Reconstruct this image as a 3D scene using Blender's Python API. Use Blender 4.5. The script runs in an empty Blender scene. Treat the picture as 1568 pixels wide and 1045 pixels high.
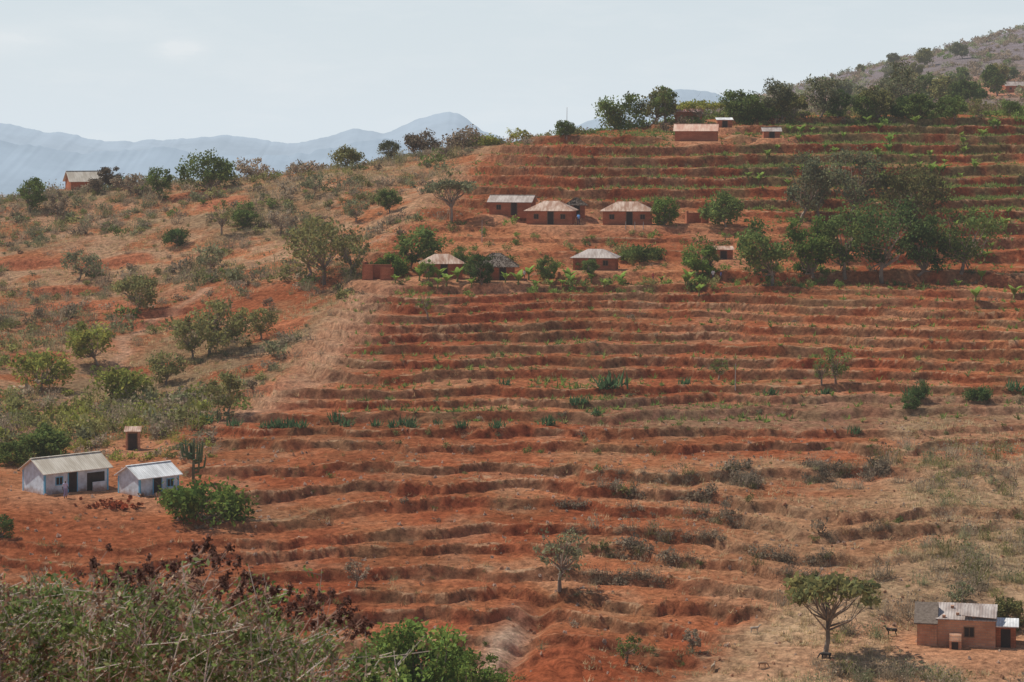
import bpy, math, numpy as np
from mathutils import Vector
R = np.random.RandomState
scene = bpy.context.scene
F=3702.0; VH=190.0; UC=784.0

# ------------------------------------------------------------------ noise
def _h(ix,iy,seed):
    n=(ix.astype(np.int64)*374761393+iy.astype(np.int64)*668265263+seed*982451653)&0xffffffff
    n=((n^(n>>13))*1274126177)&0xffffffff
    n=n^(n>>16)
    return (n&0xffff)/65535.0
def vn(x,y,seed=0):
    ix=np.floor(x);iy=np.floor(y);fx=x-ix;fy=y-iy
    fx=fx*fx*(3-2*fx);fy=fy*fy*(3-2*fy)
    a=_h(ix,iy,seed);b=_h(ix+1,iy,seed);c=_h(ix,iy+1,seed);d=_h(ix+1,iy+1,seed)
    return (a*(1-fx)+b*fx)*(1-fy)+(c*(1-fx)+d*fx)*fy
def fbm(x,y,scale,octv=4,seed=0):
    s=0;a=1;t=0
    x=x/scale;y=y/scale
    for o in range(octv):
        s=s+a*vn(x+o*17.3,y-o*9.1,seed+o);t+=a;a*=.5;x=x*2.03;y=y*2.03
    return s/t
def sm(a,b,x):
    t=np.clip((x-a)/(b-a),0,1);return t*t*(3-2*t)

# ------------------------------------------------------------------ materials
def newmat(name):
    m=bpy.data.materials.new(name);m.use_nodes=True
    nt=m.node_tree;nt.nodes.clear()
    out=nt.nodes.new('ShaderNodeOutputMaterial')
    try: m.cycles.emission_sampling='NONE'
    except Exception: pass
    return m,nt,out
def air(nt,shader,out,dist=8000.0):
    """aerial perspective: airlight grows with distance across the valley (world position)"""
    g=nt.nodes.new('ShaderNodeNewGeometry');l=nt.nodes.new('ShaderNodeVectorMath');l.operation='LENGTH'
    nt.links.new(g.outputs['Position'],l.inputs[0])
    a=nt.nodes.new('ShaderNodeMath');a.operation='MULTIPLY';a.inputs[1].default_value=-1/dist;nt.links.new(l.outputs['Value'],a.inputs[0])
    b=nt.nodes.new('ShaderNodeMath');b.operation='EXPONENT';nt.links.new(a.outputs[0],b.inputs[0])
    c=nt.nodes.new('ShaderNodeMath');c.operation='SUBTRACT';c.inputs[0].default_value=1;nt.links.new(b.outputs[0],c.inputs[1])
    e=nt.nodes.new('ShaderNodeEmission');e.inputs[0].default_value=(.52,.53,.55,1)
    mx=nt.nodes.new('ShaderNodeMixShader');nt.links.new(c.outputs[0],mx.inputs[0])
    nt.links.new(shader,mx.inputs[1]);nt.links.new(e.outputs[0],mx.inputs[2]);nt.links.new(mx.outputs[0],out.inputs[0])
def ramp(nt,c0,c1,p0=.35,p1=.65):
    r=nt.nodes.new('ShaderNodeValToRGB')
    r.color_ramp.elements[0].position=p0;r.color_ramp.elements[1].position=p1
    r.color_ramp.elements[0].color=(*c0,1);r.color_ramp.elements[1].color=(*c1,1)
    return r
def noise(nt,scale,detail=5,rough=.6,vec=None):
    n=nt.nodes.new('ShaderNodeTexNoise');n.inputs['Scale'].default_value=scale
    n.inputs['Detail'].default_value=detail;n.inputs['Roughness'].default_value=rough
    if vec: nt.links.new(vec,n.inputs['Vector'])
    return n
def mixc(nt,mode,fac,a,b):
    m=nt.nodes.new('ShaderNodeMix');m.data_type='RGBA';m.blend_type=mode
    for sock,val in ((m.inputs[0],fac),(m.inputs[6],a),(m.inputs[7],b)):
        if isinstance(val,(int,float)): sock.default_value=val
        elif isinstance(val,tuple): sock.default_value=(*val,1)
        else: nt.links.new(val,sock)
    return m.outputs[2]
def mat_ground():
    m,nt,out=newmat('red_soil')
    a=nt.nodes.new('ShaderNodeAttribute');a.attribute_name='tint'
    g=nt.nodes.new('ShaderNodeNewGeometry')
    n1=noise(nt,1.6,7,.76,g.outputs['Position']);n2=noise(nt,.12,3,.6,g.outputs['Position'])
    r1=ramp(nt,(.30,.28,.28),(1.65,1.70,1.76),.3,.7);nt.links.new(n1.outputs[0],r1.inputs[0])
    r2=ramp(nt,(.86,.80,.77),(1.14,1.18,1.22),.3,.7);nt.links.new(n2.outputs[0],r2.inputs[0])
    c=mixc(nt,'MULTIPLY',1.0,a.outputs['Color'],r1.outputs[0])
    c=mixc(nt,'MULTIPLY',1.0,c,r2.outputs[0])
    b=nt.nodes.new('ShaderNodeBump');b.inputs['Strength'].default_value=.9;b.inputs['Distance'].default_value=.35
    nt.links.new(n1.outputs[0],b.inputs['Height'])
    d=nt.nodes.new('ShaderNodeBsdfDiffuse');d.inputs['Roughness'].default_value=1
    nt.links.new(c,d.inputs[0]);nt.links.new(b.outputs[0],d.inputs['Normal'])
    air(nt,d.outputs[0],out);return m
def mat_leaf():
    m,nt,out=newmat('foliage')
    a=nt.nodes.new('ShaderNodeAttribute');a.attribute_name='tint'
    d=nt.nodes.new('ShaderNodeBsdfDiffuse');t=nt.nodes.new('ShaderNodeBsdfTranslucent')
    mx=nt.nodes.new('ShaderNodeMixShader');mx.inputs[0].default_value=.35
    nt.links.new(a.outputs['Color'],d.inputs[0]);nt.links.new(a.outputs['Color'],t.inputs[0])
    nt.links.new(d.outputs[0],mx.inputs[1]);nt.links.new(t.outputs[0],mx.inputs[2])
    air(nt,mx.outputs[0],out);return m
def mat_bark():
    m,nt,out=newmat('bark')
    a=nt.nodes.new('ShaderNodeAttribute');a.attribute_name='tint'
    n=noise(nt,6,3);r=ramp(nt,(.6,.6,.6),(1.3,1.3,1.3));nt.links.new(n.outputs[0],r.inputs[0])
    c=mixc(nt,'MULTIPLY',1.0,a.outputs['Color'],r.outputs[0])
    d=nt.nodes.new('ShaderNodeBsdfDiffuse');nt.links.new(c,d.inputs[0])
    air(nt,d.outputs[0],out);return m
def mat_two(name,c0,c1,scale=2.0,rough=.9,bump=.3,p=(.35,.65),metal=0):
    m,nt,out=newmat(name)
    tc=nt.nodes.new('ShaderNodeTexCoord')
    n=noise(nt,scale,6,.65,tc.outputs['Object']);r=ramp(nt,c0,c1,*p);nt.links.new(n.outputs[0],r.inputs[0])
    b=nt.nodes.new('ShaderNodeBump');b.inputs['Strength'].default_value=bump;b.inputs['Distance'].default_value=.05
    nt.links.new(n.outputs[0],b.inputs['Height'])
    d=nt.nodes.new('ShaderNodeBsdfPrincipled');d.inputs['Roughness'].default_value=rough
    d.inputs['Metallic'].default_value=metal
    nt.links.new(r.outputs[0],d.inputs['Base Color']);nt.links.new(b.outputs[0],d.inputs['Normal'])
    air(nt,d.outputs[0],out);return m
def mat_wash(name,base,low):
    m,nt,out=newmat(name)
    tc=nt.nodes.new('ShaderNodeTexCoord');sx=nt.nodes.new('ShaderNodeSeparateXYZ');nt.links.new(tc.outputs['Object'],sx.inputs[0])
    n=noise(nt,2.0,6,.65,tc.outputs['Object'])
    ad=nt.nodes.new('ShaderNodeMath');ad.operation='MULTIPLY_ADD';ad.inputs[1].default_value=.9;nt.links.new(n.outputs[0],ad.inputs[0]);nt.links.new(sx.outputs[2],ad.inputs[2])
    r=ramp(nt,low,base,.50,1.15);nt.links.new(ad.outputs[0],r.inputs[0])
    r2=ramp(nt,(.72,.70,.69),(1.05,1.05,1.05));nt.links.new(n.outputs[0],r2.inputs[0])
    c=mixc(nt,'MULTIPLY',1.0,r.outputs[0],r2.outputs[0])
    d=nt.nodes.new('ShaderNodeBsdfDiffuse');nt.links.new(c,d.inputs[0]);air(nt,d.outputs[0],out);return m
def mat_roof(name,c0,c1,p=(.4,.6)):
    m,nt,out=newmat(name)
    tc=nt.nodes.new('ShaderNodeTexCoord')
    mp=nt.nodes.new('ShaderNodeMapping');mp.inputs['Scale'].default_value=(1.3,.35,.35)
    nt.links.new(tc.outputs['Object'],mp.inputs[0])
    n=noise(nt,1.2,5,.6,mp.outputs[0]);r=ramp(nt,c0,c1,*p);nt.links.new(n.outputs[0],r.inputs[0])
    w=nt.nodes.new('ShaderNodeTexWave');w.inputs['Scale'].default_value=1.6;w.bands_direction='X'
    nt.links.new(tc.outputs['Object'],w.inputs[0])
    rr=ramp(nt,(.86,.86,.86),(1.05,1.05,1.05),0,1);nt.links.new(w.outputs[1],rr.inputs[0])
    c=mixc(nt,'MULTIPLY',1.0,r.outputs[0],rr.outputs[0])
    b=nt.nodes.new('ShaderNodeBump');b.inputs['Strength'].default_value=.4;b.inputs['Distance'].default_value=.03
    nt.links.new(w.outputs[1],b.inputs['Height'])
    d=nt.nodes.new('ShaderNodeBsdfPrincipled');d.inputs['Roughness'].default_value=.55
    nt.links.new(c,d.inputs['Base Color']);nt.links.new(b.outputs[0],d.inputs['Normal'])
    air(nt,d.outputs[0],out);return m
def mat_brick(name,c0,c1,mortar):
    m,nt,out=newmat(name)
    tc=nt.nodes.new('ShaderNodeTexCoord')
    sx=nt.nodes.new('ShaderNodeSeparateXYZ');nt.links.new(tc.outputs['Object'],sx.inputs[0])
    ad=nt.nodes.new('ShaderNodeMath');nt.links.new(sx.outputs[0],ad.inputs[0]);nt.links.new(sx.outputs[1],ad.inputs[1])
    cb=nt.nodes.new('ShaderNodeCombineXYZ');nt.links.new(ad.outputs[0],cb.inputs[0]);nt.links.new(sx.outputs[2],cb.inputs[1])
    br=nt.nodes.new('ShaderNodeTexBrick');br.inputs['Scale'].default_value=1.0
    br.inputs['Brick Width'].default_value=.32;br.inputs['Row Height'].default_value=.17;br.inputs['Mortar Size'].default_value=.02
    br.inputs['Color1'].default_value=(*c0,1);br.inputs['Color2'].default_value=(*c1,1);br.inputs['Mortar'].default_value=(*mortar,1)
    nt.links.new(cb.outputs[0],br.inputs[0])
    n=noise(nt,1.5,5);r=ramp(nt,(.7,.7,.7),(1.2,1.2,1.2));nt.links.new(n.outputs[0],r.inputs[0])
    c=mixc(nt,'MULTIPLY',1.0,br.outputs[0],r.outputs[0])
    d=nt.nodes.new('ShaderNodeBsdfDiffuse');nt.links.new(c,d.inputs[0]);air(nt,d.outputs[0],out);return m
M_GROUND=mat_ground();M_LEAF=mat_leaf();M_BARK=mat_bark()
M_MUD=mat_brick('mud_brick',(.32,.115,.065),(.40,.155,.09),(.26,.11,.065))
M_BRICK=mat_brick('burnt_brick',(.44,.21,.13),(.56,.30,.18),(.40,.26,.19))
M_WHITE=mat_wash('whitewash',(.52,.60,.67),(.38,.28,.24))
M_BLUE=mat_two('blue_paint',(.10,.32,.50),(.14,.40,.58),1.2)
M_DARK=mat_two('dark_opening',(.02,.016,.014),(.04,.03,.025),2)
M_WOOD=mat_two('weathered_wood',(.12,.07,.04),(.2,.13,.08),5)
M_RUST=mat_roof('rusty_iron_roof',(.28,.14,.08),(.54,.40,.31),(.42,.62))
M_TAN=mat_roof('weathered_iron_roof',(.42,.36,.28),(.58,.52,.43))
M_GALV=mat_roof('galvanised_iron_roof',(.50,.50,.49),(.78,.78,.77))
M_BROWN=mat_roof('brown_iron_roof',(.26,.20,.17),(.44,.38,.34))
M_PINK=mat_roof('faded_red_roof',(.50,.26,.18),(.64,.44,.33))
M_THATCH=mat_two('thatch',(.09,.065,.05),(.18,.14,.11),6)

# ------------------------------------------------------------------ mesh helper
def build(name,V,Q,tint=None,mats=None,midx=None,smooth=False):
    V=np.asarray(V,dtype=np.float32);Q=np.asarray(Q,dtype=np.int32)
    me=bpy.data.meshes.new(name);n=len(V);m=len(Q)
    me.vertices.add(n);me.vertices.foreach_set('co',V.ravel())
    me.loops.add(m*4);me.loops.foreach_set('vertex_index',Q.ravel())
    me.polygons.add(m);me.polygons.foreach_set('loop_start',np.arange(0,m*4,4,dtype=np.int32))
    if midx is not None: me.polygons.foreach_set('material_index',np.asarray(midx,dtype=np.int32))
    if tint is not None:
        at=me.attributes.new('tint','FLOAT_COLOR','POINT')
        c=np.ones((n,4),dtype=np.float32);c[:,:3]=tint;at.data.foreach_set('color',c.ravel())
    for mt in (mats or []): me.materials.append(mt)
    me.polygons.foreach_set('use_smooth',np.full(m,bool(smooth)))
    me.update(calc_edges=True)
    ob=bpy.data.objects.new(name,me);scene.collection.objects.link(ob);return ob

# ------------------------------------------------------------------ terrain survey
def zv(d,v): return -(v-VH)/F*d
near=[(0,-1.8),(25,-8.5),(60,-22),(100,-32.5),(130,-36.6)]
P={}
def prof(u,dv,far): P[u]=near+[(d,zv(d,v)) for d,v in dv]+far
farL=[(460,-24),(800,-45),(1500,-80),(2400,-105)]
prof(-400,[(160,1045),(178,900),(197,770),(206,735),(225,705),(250,650),(270,600),(310,510),(350,410),(392,335),(415,315)],farL)
prof(0,[(160,1045),(178,900),(197,770),(206,735),(225,700),(250,640),(270,600),(310,500),(350,400),(392,320),(415,303)],farL)
prof(200,[(160,1045),(178,900),(199,765),(210,730),(225,695),(248,640),(270,595),(310,490),(350,395),(390,310),(415,274)],farL)
prof(400,[(160,1045),(178,900),(203,755),(228,660),(245,610),(262,577),(300,480),(340,380),(375,310),(405,268)],[(460,-18)]+farL[1:])
prof(550,[(160,1045),(178,900),(203,755),(225,670),(248,600),(300,432),(312,405),(345,335),(375,285),(400,250)],[(460,-16)]+farL[1:])
prof(700,[(160,1045),(178,900),(203,755),(225,672),(248,600),(300,437),(315,400),(338,330),(365,275),(385,245),(403,223)],[(460,-12)]+farL[1:])
prof(850,[(160,1045),(178,900),(203,755),(225,674),(248,602),(300,440),(315,400),(335,330),(360,262),(382,222),(403,203)],[(460,-8)]+farL[1:])
prof(1050,[(160,1045),(178,900),(203,755),(225,676),(248,604),(299,440),(315,398),(335,330),(360,262),(382,213),(405,184)],[(440,.2),(600,.5),(900,2.0),(1300,4),(1700,-20),(2400,-80)])
prof(1200,[(159,1045),(177,900),(202,755),(225,680),(247,602),(296,440),(314,397),(334,330),(360,262),(383,214),(406,178)],[(440,1.0),(600,1.8),(900,6),(1300,15),(1800,-10),(2400,-60)])
prof(1400,[(158,1045),(176,900),(201,755),(224,684),(246,600),(294,440),(312,396),(333,330),(360,262),(384,214),(407,176)],[(440,1.3),(600,3.6),(900,14),(1300,37),(1800,20),(2400,-40)])
prof(1568,[(158,1045),(176,900),(201,755),(224,688),(245,602),(292,440),(311,395),(333,330),(360,262),(384,215),(408,178)],[(440,1.1),(600,4.6),(900,18),(1300,54),(1900,45),(2400,-20)])
prof(1950,[(158,1045),(176,900),(201,755),(224,692),(244,602),(290,440),(310,395),(333,330),(360,262),(384,215),(408,178)],[(440,1.1),(600,5),(900,24),(1300,78),(1900,80),(2400,0)])
ug=np.arange(-1200,2801,10.0);dg=np.arange(0,2401,1.0)
us=sorted(P);A=np.array([np.interp(dg,[p[0] for p in P[u]],[p[1] for p in P[u]]) for u in us])
def gs(a,sig,axis):
    k=np.arange(-int(3*sig),int(3*sig)+1);w=np.exp(-k*k/2/sig/sig);w/=w.sum();r=len(k)//2
    pad=[(0,0),(0,0)];pad[axis]=(r,r);ap=np.pad(a,pad,mode='reflect',reflect_type='odd')
    out=np.zeros_like(a)
    for i,ww in enumerate(w):
        out+=ww*(ap[i:i+a.shape[0],:] if axis==0 else ap[:,i:i+a.shape[1]])
    return out
G=np.empty((len(ug),len(dg)))
for j in range(len(dg)): G[:,j]=np.interp(ug,us,A[:,j])
G=gs(gs(G,5.0,1),5.0,0)
ti=np.linspace(-.235,.235,900)
tl=-.235-np.cumsum(np.linspace(.001,.03,38))[::-1]; 
t_=np.concatenate([tl,ti,-tl[::-1]])
y_=np.concatenate([np.linspace(2,150,50)[:-1],np.arange(150,425,.23),np.linspace(426,700,90),np.linspace(710,2400,120),np.geomspace(2500,30000,26)])
T,Y=np.meshgrid(t_,y_,indexing='ij');X=T*Y;U=UC+F*T
def samp(Gr,u,d):
    a=np.clip((u+1200)/10,0,len(ug)-1.001);b=np.clip(d,0,2399.0)
    i=a.astype(int);j=b.astype(int);fa=a-i;fb=b-j
    return (Gr[i,j]*(1-fa)+Gr[i+1,j]*fa)*(1-fb)+(Gr[i,j+1]*(1-fa)+Gr[i+1,j+1]*fa)*fb
H0=samp(G,U,Y)-np.maximum(Y-2400,0)*.0085
def base_site(u,v):
    d=np.arange(150,425,.25);z=samp(G,np.full_like(d,u),d);vp=VH-F*z/d
    k=np.where(vp<=v)[0];k=k[0] if len(k) else np.argmin(vp)
    return np.array([(u-UC)/F*d[k],d[k],z[k]])
lb=np.interp(Y,[228,233,245,262,303,315,345,400],[250,300,370,470,550,560,600,760])+(fbm(X,Y,12,3,4)-.5)*60
left=sm(-40,60,lb-U)*sm(225,240,Y)*(1-sm(430,480,Y))
H0+=left*((fbm(X,Y,38,4,5)-.5)*5.5*sm(235,270,Y)*(1-sm(360,410,Y)))
H0+=sm(600,1100,Y)*(1-sm(2400,2500,Y))*(fbm(X,Y,140,5,9)-.5)*14
# terraces
hs=[-37,-34,-31,-27.6,-20.2,-12.8,.8,3]
ss=[-8.5,-4,0,5.5,15,19.6,29,31]
low_right=sm(0,140,U-np.interp(Y,[150,168,178,190,205],[900,1060,1220,1420,1750]))
tm=(1-left)*(1-sm(402,412,Y))*sm(155,162,Y)
tm*=1-low_right*.75
up_left=sm(0,120,np.interp(Y,[318,335,360,400],[600,700,760,830])-U)*sm(312,330,Y)
tm*=1-.75*up_left
yardA=sm(0,40,300-U)*sm(190,196,Y)*(1-sm(232,240,Y));tm*=1-.85*yardA
yardL=sm(0,120,400-U)*sm(182,190,Y)*(1-sm(196,204,Y));tm*=1-.5*yardL
tm*=1-.3*sm(0,150,420-U)*(1-sm(184,190,Y))
yardB=sm(600,680,U)*(1-sm(1150,1300,U))*sm(303,308,Y)*(1-sm(336,342,Y));tm*=1-.7*yardB
soft=sm(1300,1440,U)*sm(190,200,Y)*(1-sm(236,246,Y));tm*=1-.3*soft
rag=1+.5*(1-sm(200,245,Y))
hh=H0+(fbm(X,Y,28,3,21)-.5)*1.3+(fbm(X,Y,11,3,23)-.5)*.42*rag+(fbm(X,Y,3,3,22)-.5)*.28*rag
S=np.interp(hh,hs,ss)
S=S+.15*np.sin(S*2.399+X/60)
fl=np.floor(S);fr=S-fl
z0=np.interp(fl,ss,hs);z1=np.interp(fl+1,ss,hs);st=z1-z0
a=.84+.08*fbm(X,Y,7,2,33)
tread=.10
g=np.where(fr<a,tread*fr/a,tread+(1-tread)*sm(0,1,(fr-a)/(1-a)))
rowv=vn(X/26+fl*7.31,fl*3.7,36)
tvar=np.clip(.60+.68*rowv+.35*(fbm(X,Y,5,3,37)-.5),.42,1.06)
tvar*=1-.10*(1-sm(200,240,Y))
lip=.28*(np.exp(-(fr/.07)**2)+np.exp(-((1-fr)/.05)**2))*np.clip(fbm(X,Y,3,3,35)*2.4-.5,0,2)
ditch=-.17*np.exp(-((fr-a)/.07)**2)
zt=z0+st*g
Z=H0+tm*(tvar*(zt-hh)+(hh-H0)*.3+lip+ditch)
bank=np.where((fr>a),1.0,0)*tm*np.clip(tvar,0,1)
Z+=(fbm(X,Y,2.2,4,41)-.5)*.32*sm(150,160,Y)*(1-sm(420,500,Y))
Z+=(fbm(X,Y,11,3,42)-.5)*.6*(1-tm*.7)*sm(150,160,Y)*(1-sm(420,500,Y))
Z+=tm*.05*np.sin(S*math.pi*2*5+fbm(X,Y,6,2,48)*6)*(fr<a)
# eroded red shoulder and gully at the foot of the slope
mx,my=( (885-UC)/F*162,160)
mw=np.exp(-(((X-mx)/4.6)**2+((Y-my)/8)**2))
rid=np.abs(fbm(X+(Y-150)*.25,Y*.35,3.2,3,91)-.5)*2
Z+=mw*(1.3-.55*(1-rid)**4)
gx_=mx-5.2+(Y-158)*.16+(fbm(X*0,Y,5,2,92)-.5)*2.2
gl=np.exp(-((X-gx_)/1.0)**2)*sm(152,156,Y)*(1-sm(172,182,Y))
Z-=.8*gl
pads=[(92,757,5.5),(222,760,4),(202,690,2),(1068,217,5),(785,330,5),(845,345,5.5),(883,330,3),(962,345,5.5),(913,415,5),(676,425,4.5),(760,430,5),(578,430,3.5),(1068,343,3),(1108,398,3),(1488,993,5.2),(125,285,6),(1110,196,2.5),(1182,212,3),(1055,187,4)]
padpos={}
for (u,v,r) in pads:
    p=base_site(u,v);padpos[(u,v)]=p
    dd=np.sqrt((X-p[0])**2+(Y-(p[1]+r*.4))**2)
    w=1-sm(r*.85,r*1.5,dd);Z=Z*(1-w)+(p[2])*w
    bank*=1-w
cuts=[(345,318,5,6),(225,498,7,3),(262,478,5,2),(120,470,8,5),(35,395,7,4),(180,395,6,4),(410,590,5,4),(60,560,4,3),(90,440,6,3),(300,300,6,4),(430,500,4,5)]
cutm=np.zeros_like(X)
for (u,v,rx_,ry_) in cuts:
    p=base_site(u,v);q=np.exp(-(((X-p[0]+(fbm(X,Y,3,2,8)-.5)*3)/rx_)**2+((Y-p[1])/ry_)**2));cutm=np.maximum(cutm,sm(.3,.55,q))
    Z-=.9*q*sm(-.2,.2,(p[1]-Y)/ry_+.3)
# foot track winding up the scrub slope
trk=np.zeros_like(X);tp=[base_site(u,v) for u,v in ((150,640),(185,560),(205,510),(268,478),(330,440),(400,425),(470,400),(560,370),(640,345),(720,335))]
tx_=np.interp(Y,[p[1] for p in tp],[p[0] for p in tp]);trk=np.exp(-((X-tx_-(fbm(X*0,Y,6,2,94)-.5)*3)/1.1)**2)*sm(tp[0][1],tp[0][1]+5,Y)*(1-sm(tp[-1][1]-5,tp[-1][1],Y))
def Hf(arr,x,y):
    x=np.atleast_1d(np.asarray(x,float));y=np.atleast_1d(np.asarray(y,float))
    a=np.interp(x/y,t_,np.arange(len(t_)));b=np.interp(y,y_,np.arange(len(y_)))
    i=np.minimum(a.astype(int),len(t_)-2);j=np.minimum(b.astype(int),len(y_)-2);fa=a-i;fb=b-j
    return (arr[i,j]*(1-fa)+arr[i+1,j]*fa)*(1-fb)+(arr[i,j+1]*(1-fa)+arr[i+1,j+1]*fa)*fb
def site(u,v):
    d=np.arange(152,424,.2);x=(u-UC)/F*d;z=Hf(Z,x,d);vp=VH-F*z/d
    k=np.where(vp<=v)[0];k=k[0] if len(k) else np.argmin(vp)
    return np.array([x[k],d[k],z[k]])
# ---- ground colours
def L(*c): return np.array(c,float)
red=L(.455,.140,.057);deep=L(.345,.092,.039);orange=L(.55,.225,.098);tan=L(.58,.38,.22);brown=L(.24,.14,.075);olive=L(.20,.155,.07);green=L(.13,.16,.05)
def mx3(c,d,w): return c*(1-w[...,None])+d*w[...,None]
n1=fbm(X,Y,18,5,61);n2=fbm(X,Y,4,4,62);n3=fbm(X,Y,60,3,63);n4=fbm(X,Y,1.1,3,64)
C=np.broadcast_to(red,X.shape+(3,)).copy()
C=mx3(C,orange,sm(.42,.66,n1)*.65)
C=mx3(C,deep,(1-sm(.3,.5,n2))*.5*np.clip(tm,0,1))
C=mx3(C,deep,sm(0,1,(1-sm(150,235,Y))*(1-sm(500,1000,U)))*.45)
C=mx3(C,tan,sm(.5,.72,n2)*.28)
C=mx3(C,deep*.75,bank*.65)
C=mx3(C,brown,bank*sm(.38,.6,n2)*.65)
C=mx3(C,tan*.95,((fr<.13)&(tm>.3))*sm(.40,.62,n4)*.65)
C=mx3(C,olive,sm(.52,.68,fbm(X,Y,9,4,65))*tm*.22)
up=sm(1000,1200,U)*sm(335,350,Y)*tm
C=mx3(C,green,up*sm(.45,.65,n2)*.4)
fieldb=sm(850,1000,U)*sm(228,232,Y)*(1-sm(243,248,Y))*tm
C=mx3(C,L(.36,.20,.12),fieldb*.7)
C=mx3(C,olive,fieldb*sm(.45,.6,n4)*.35)
lr=np.clip(low_right*.9+soft*.85,0,1)
C=mx3(C,tan,lr*sm(.25,.5,n1)*.85);C=mx3(C,L(.36,.26,.14),lr*sm(.45,.66,n2)*.6)
C=mx3(C,L(.40,.27,.15),sm(950,1250,U)*(1-sm(215,232,Y))*sm(.42,.62,n1)*.5)
C=mx3(C,tan*1.05,low_right*(1-sm(166,178,Y))*sm(950,1100,U)*.6)
C=mx3(C,orange,left*.5);C=mx3(C,tan*.85,left*sm(.40,.6,n2)*.55);C=mx3(C,L(.30,.23,.125),left*sm(.42,.62,n1)*.65);C=mx3(C,red,left*sm(.50,.60,fbm(X,Y,14,4,66))*.9)
C=mx3(C,orange*1.05,up_left*.6);C=mx3(C,tan,up_left*sm(.35,.6,n2)*.6);C=mx3(C,L(.30,.23,.125),up_left*sm(.5,.65,n1)*.5)
C=mx3(C,L(.56,.20,.09),cutm*.9);C=mx3(C,L(.60,.34,.20),trk*.8)
edge=np.exp(-((U-lb-25)/45)**2)*sm(230,240,Y)*(1-sm(300,310,Y));C=mx3(C,L(.60,.36,.21),edge*.75)
C=mx3(C,orange*1.1,yardB*sm(.35,.55,n1)*.7);C=mx3(C,orange,yardA*.6);C=mx3(C,red,yardL*.6)
for (u,v),p in padpos.items():
    w=1-sm(3,7,np.sqrt((X-p[0])**2+(Y-p[1])**2));C=mx3(C,L(.60,.29,.15),w*.7)
C=mx3(C,L(.38,.10,.04),np.clip(mw*1.4,0,1)*.9)
C=mx3(C,L(.54,.25,.14),np.clip(mw*1.4,0,1)*sm(.55,.9,rid)*.5)
pth=np.exp(-((X-gx_+1.3)/1.2)**2)*sm(152,156,Y)*(1-sm(168,178,Y));C=mx3(C,L(.62,.43,.29),pth*.8)
fh=sm(430,650,Y)
hillc=mx3(np.broadcast_to(L(.24,.19,.15),X.shape+(3,)).copy(),L(.17,.19,.10),sm(.45,.6,n3)*.5*(1-sm(800,1100,Y)))
hillc=mx3(hillc,L(.58,.25,.14),sm(.48,.58,fbm(X,Y,90,4,88))*(1-sm(850,1050,Y))*.9)
hillc=mx3(hillc,L(.28,.225,.245),sm(800,1200,Y)*.75)  # purplish distance haze blended into the far hill's vertex colour
hillc=mx3(hillc,L(.36,.42,.47),sm(1500,4000,Y))  # bluish haze painted over the ground colour farther out
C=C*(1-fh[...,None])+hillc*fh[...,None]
nt_,ny_=X.shape
idx=np.arange(nt_*ny_).reshape(nt_,ny_)
Q=np.stack([idx[:-1,:-1],idx[1:,:-1],idx[1:,1:],idx[:-1,1:]],-1).reshape(-1,4)
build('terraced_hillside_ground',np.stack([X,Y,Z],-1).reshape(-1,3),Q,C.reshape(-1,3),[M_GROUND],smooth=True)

# ------------------------------------------------------------------ distant mountains
def mountains(name,D,pts,col,seed,rough,depth):
    m,nt,out=newmat(name+'_haze')
    g=nt.nodes.new('ShaderNodeNewGeometry')
    n=noise(nt,.0035,7,.68,g.outputs['Position'])
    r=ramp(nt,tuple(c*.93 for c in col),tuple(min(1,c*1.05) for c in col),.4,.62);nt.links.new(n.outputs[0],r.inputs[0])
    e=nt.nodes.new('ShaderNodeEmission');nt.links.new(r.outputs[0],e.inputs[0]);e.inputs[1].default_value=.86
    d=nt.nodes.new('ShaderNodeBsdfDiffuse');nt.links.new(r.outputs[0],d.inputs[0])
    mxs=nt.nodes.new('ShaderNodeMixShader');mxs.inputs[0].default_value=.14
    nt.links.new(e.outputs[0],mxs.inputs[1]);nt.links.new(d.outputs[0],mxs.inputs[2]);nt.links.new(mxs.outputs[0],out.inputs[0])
    u=np.linspace(-900,2500,1500);x=(u-UC)/F*D
    zt=-(np.interp(u,[p[0] for p in pts],[p[1] for p in pts])-VH)/F*D
    k=np.exp(-np.linspace(-2,2,15)**2);k/=k.sum();zt=np.convolve(np.pad(zt,7,mode='edge'),k,'valid')
    zt=zt+(fbm(x,x*0,D*.03,4,seed)-.5)*rough+(fbm(x,x*0,D*.004,4,seed+7)-.5)*rough*.5
    s=np.linspace(-1,1,61);Xm,Sm=np.meshgrid(x,s,indexing='ij')
    env=(1-np.abs(Sm))**1.1
    zb=-230
    rd_=fbm(Xm,Sm*depth,D*.05,5,seed+3)
    Zm=zb+(zt[:,None]-zb)*env*(1-(1-env)*.6*rd_)
    Ym=D+Sm*depth
    ii=np.arange(Xm.size).reshape(Xm.shape)
    q=np.stack([ii[:-1,:-1],ii[1:,:-1],ii[1:,1:],ii[:-1,1:]],-1).reshape(-1,4)
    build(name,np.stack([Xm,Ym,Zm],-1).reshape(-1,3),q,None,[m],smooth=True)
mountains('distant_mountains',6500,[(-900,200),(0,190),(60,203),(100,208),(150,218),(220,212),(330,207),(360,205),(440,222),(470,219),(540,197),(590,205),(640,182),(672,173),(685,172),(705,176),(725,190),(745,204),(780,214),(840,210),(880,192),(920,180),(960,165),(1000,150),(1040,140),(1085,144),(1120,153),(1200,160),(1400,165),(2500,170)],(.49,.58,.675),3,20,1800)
mountains('distant_foothills',4500,[(-900,240),(0,214),(60,222),(120,235),(200,226),(250,222),(300,236),(360,243),(430,238),(480,232),(540,216),(580,208),(640,222),(700,212),(760,230),(1000,232),(2500,230)],(.455,.55,.65),8,16,1300)

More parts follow.
